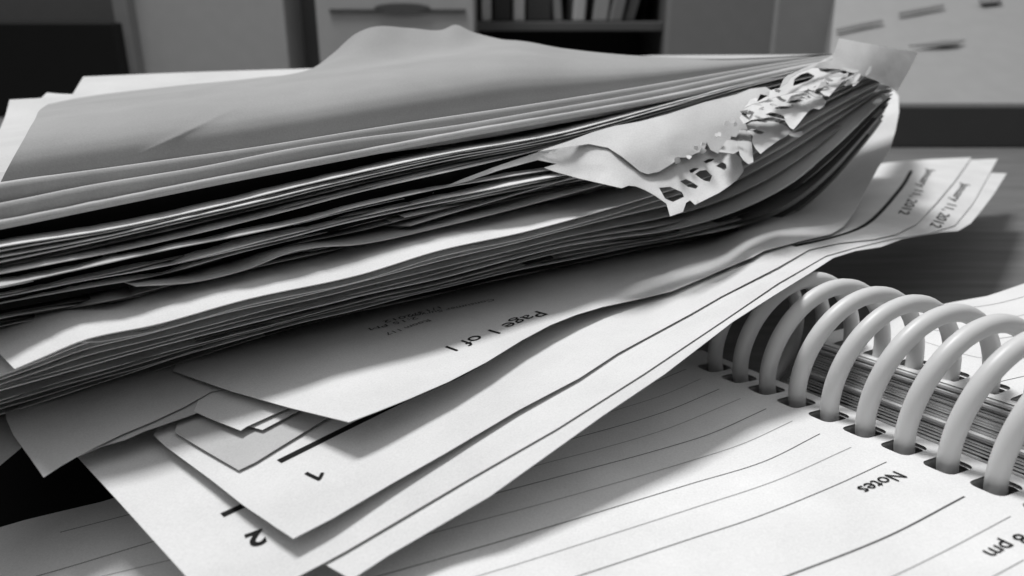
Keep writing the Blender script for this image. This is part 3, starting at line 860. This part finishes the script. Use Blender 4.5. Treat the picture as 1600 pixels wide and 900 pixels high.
for i in range(24):
    t = 2 * math.pi * i / 24
    hv.append(((a.x + b.x) / 2 + (b.x - a.x) / 2 * math.cos(t), 86.6, a.z + .45 * math.sin(t)))
for i in range(24): hv.append((hv[i][0], 87.1, hv[i][2]))
hf = [list(range(24))[::-1]] + [(i, (i + 1) % 24, 24 + (i + 1) % 24, 24 + i) for i in range(24)]
link_mesh('handle', hv, hf, B_DARK, cab, smooth=False)
# bookcase
yb = 92
a = at_y(742, 40, yb); b = at_y(1036, 40, yb)
bc = empty('bookcase', ((a.x + b.x) / 2, yb, desk_z)); tag(bc, 'black open bookcase holding pale backed books behind the pile', 'bookcase')
zs = at_y(800, 34, yb).z
box('side_panel', a.x - 1, a.x, yb, yb + 16, desk_z, 30, B_DARK, bc)
box('side_panel', b.x, b.x + 1, yb, yb + 16, desk_z, 30, B_DARK, bc)
box('back_panel', a.x, b.x, yb + 15, yb + 16, desk_z, 30, B_BLACK, bc, bev=0)
box('shelf', a.x, b.x, yb, yb + 15, zs - 1.0, zs, B_DARK, bc, bev=.1)
books = [(752,768,.5,0,'pale slim book at the left end of the dark shelf'),(772,798,.03,0,'black book between the first two pale books'),(802,820,.45,0,'pale book with a small mark low on its spine'),
         (824,862,.04,0,'wide black book left of the leaning books'),(866,880,.22,.10,'thin grey book leaning left on the shelf'),(896,914,.40,-.06,'grey white book standing beside a dark gap'),
         (926,950,.30,-.12,'thick pale book leaning right on the shelf'),(952,972,.18,-.2,'grey book leaning on the thick pale book'),(976,992,.14,-.26,'dark grey book at the right, leaning the most')]
for x0, x1, g, lean, lab in books:
    A_ = at_y(x0, 34, yb + 1).x; B_ = at_y(x1, 34, yb + 1).x
    v, f = box_vf(A_, B_, yb + 1 + random.Random(x0).random(), yb + 13, zs + .02, zs + 15)
    v = [(p[0] + (p[2] - zs) * -lean, p[1], p[2]) for p in v]
    o = link_mesh('book', v, f, plain_mat('book_cover', g, rough=.6), smooth=False)
    md = o.modifiers.new('bevel', 'BEVEL'); md.width = .002; md.segments = 2
    tag(o, lab, 'book', 'books on the dark shelf')
# rounded grey thing just behind the hump
mv, mf = [], []
c0 = at_y(835, 100, 70)
for i in range(10):
    ph = math.pi / 2 * i / 9
    for j in range(28):
        t = 2 * math.pi * j / 28
        mv.append((c0.x + 5.0 * math.cos(ph) * math.cos(t), 72 + 5 * math.cos(ph) * math.sin(t), 4.2 + 2.1 * math.sin(ph)))
for i in range(9):
    for j in range(28):
        mf.append((i*28+j, i*28+(j+1) % 28, (i+1)*28+(j+1) % 28, (i+1)*28+j))
base = len(mv)
for j in range(28):
    t = 2 * math.pi * j / 28; mv.append((c0.x + 5.0 * math.cos(t), 72 + 5 * math.sin(t), desk_z))
mf += [(base + j, base + (j+1) % 28, (j+1) % 28, j) for j in range(28)]
mf.append([base + j for j in range(28)][::-1])
o = link_mesh('round_tin', mv, mf, B_MID); tag(o, 'rounded grey lid showing behind the slope of the humped sheet', 'tin')
bgbox('office_cabinet', 1040, 1204, 90, 14, 30, B_MID2, 'grey cabinet right of the bookcase', 'cabinet')
bgbox('office_cabinet', 1205, 1304, 89, 14, 30, plain_mat('grey_card', .28), 'slightly paler grey cabinet left of the desk organiser', 'cabinet')
# desk organiser at right: dark plinth, pale slanted front with papers
y1 = 65
plinth = bgbox('desk_organiser', 1250, 2300, y1, 40, at_y(1500, 166, y1).z, B_DARK, 'long dark plinth across the far right of the desk', 'organiser')
pa = at_y(1296, 0, y1 + 4).x
pb = at_y(1302, 0, y1 + 36).x
pzt = at_y(1500, 166, y1).z
v = [(pa, y1 + 2, pzt + .02), (100, y1 + 2, pzt + .02), (130, y1 + 36, pzt + 16), (pb, y1 + 36, pzt + 16), (pb, y1 + 38, pzt + .02), (100, y1 + 38, pzt + .02)]
o = link_mesh('paper_tray', v, [(0, 1, 2, 3), (0, 3, 4), (1, 5, 2), (3, 2, 5, 4), (0, 4, 5, 1)], plain_mat('tray_card', .33), smooth=False)
tag(o, 'pale sloping tray of papers on the dark plinth at the far right', 'tray')
def on_tray(px, py, lift=.15):
    n_ = Vector((0, -16, 34)).normalized(); p0 = Vector((pa, y1 + 2, pzt + .02)) + n_ * lift
    d = ray(px, py); t = (p0 - Vector((0, 0, CAM_Z))).dot(n_) / d.dot(n_)
    return Vector((0, 0, CAM_Z)) + d * t
for i, pts in enumerate([[(1404,20),(1440,13),(1475,7),(1475,10),(1440,17),(1405,23)], [(1420,72),(1450,68),(1475,64),(1508,63),(1495,69),(1475,71)], [(1306,46),(1345,37),(1378,31),(1380,34),(1345,41),(1308,49)], [(1528,0),(1560,-4),(1566,3),(1535,6)]]):
    V = [on_tray(x, y, .4) for x, y in pts]
    o = link_mesh('pen', V, [list(range(len(V)))], B_DASH, smooth=False, thick=.12)
    tag(o, ['dark pen upper on the sloping tray', 'stubby dark pen lying on the middle of the tray', 'dark pen at the left end of the tray', 'dark clip at the top of the tray'][i], 'pen')
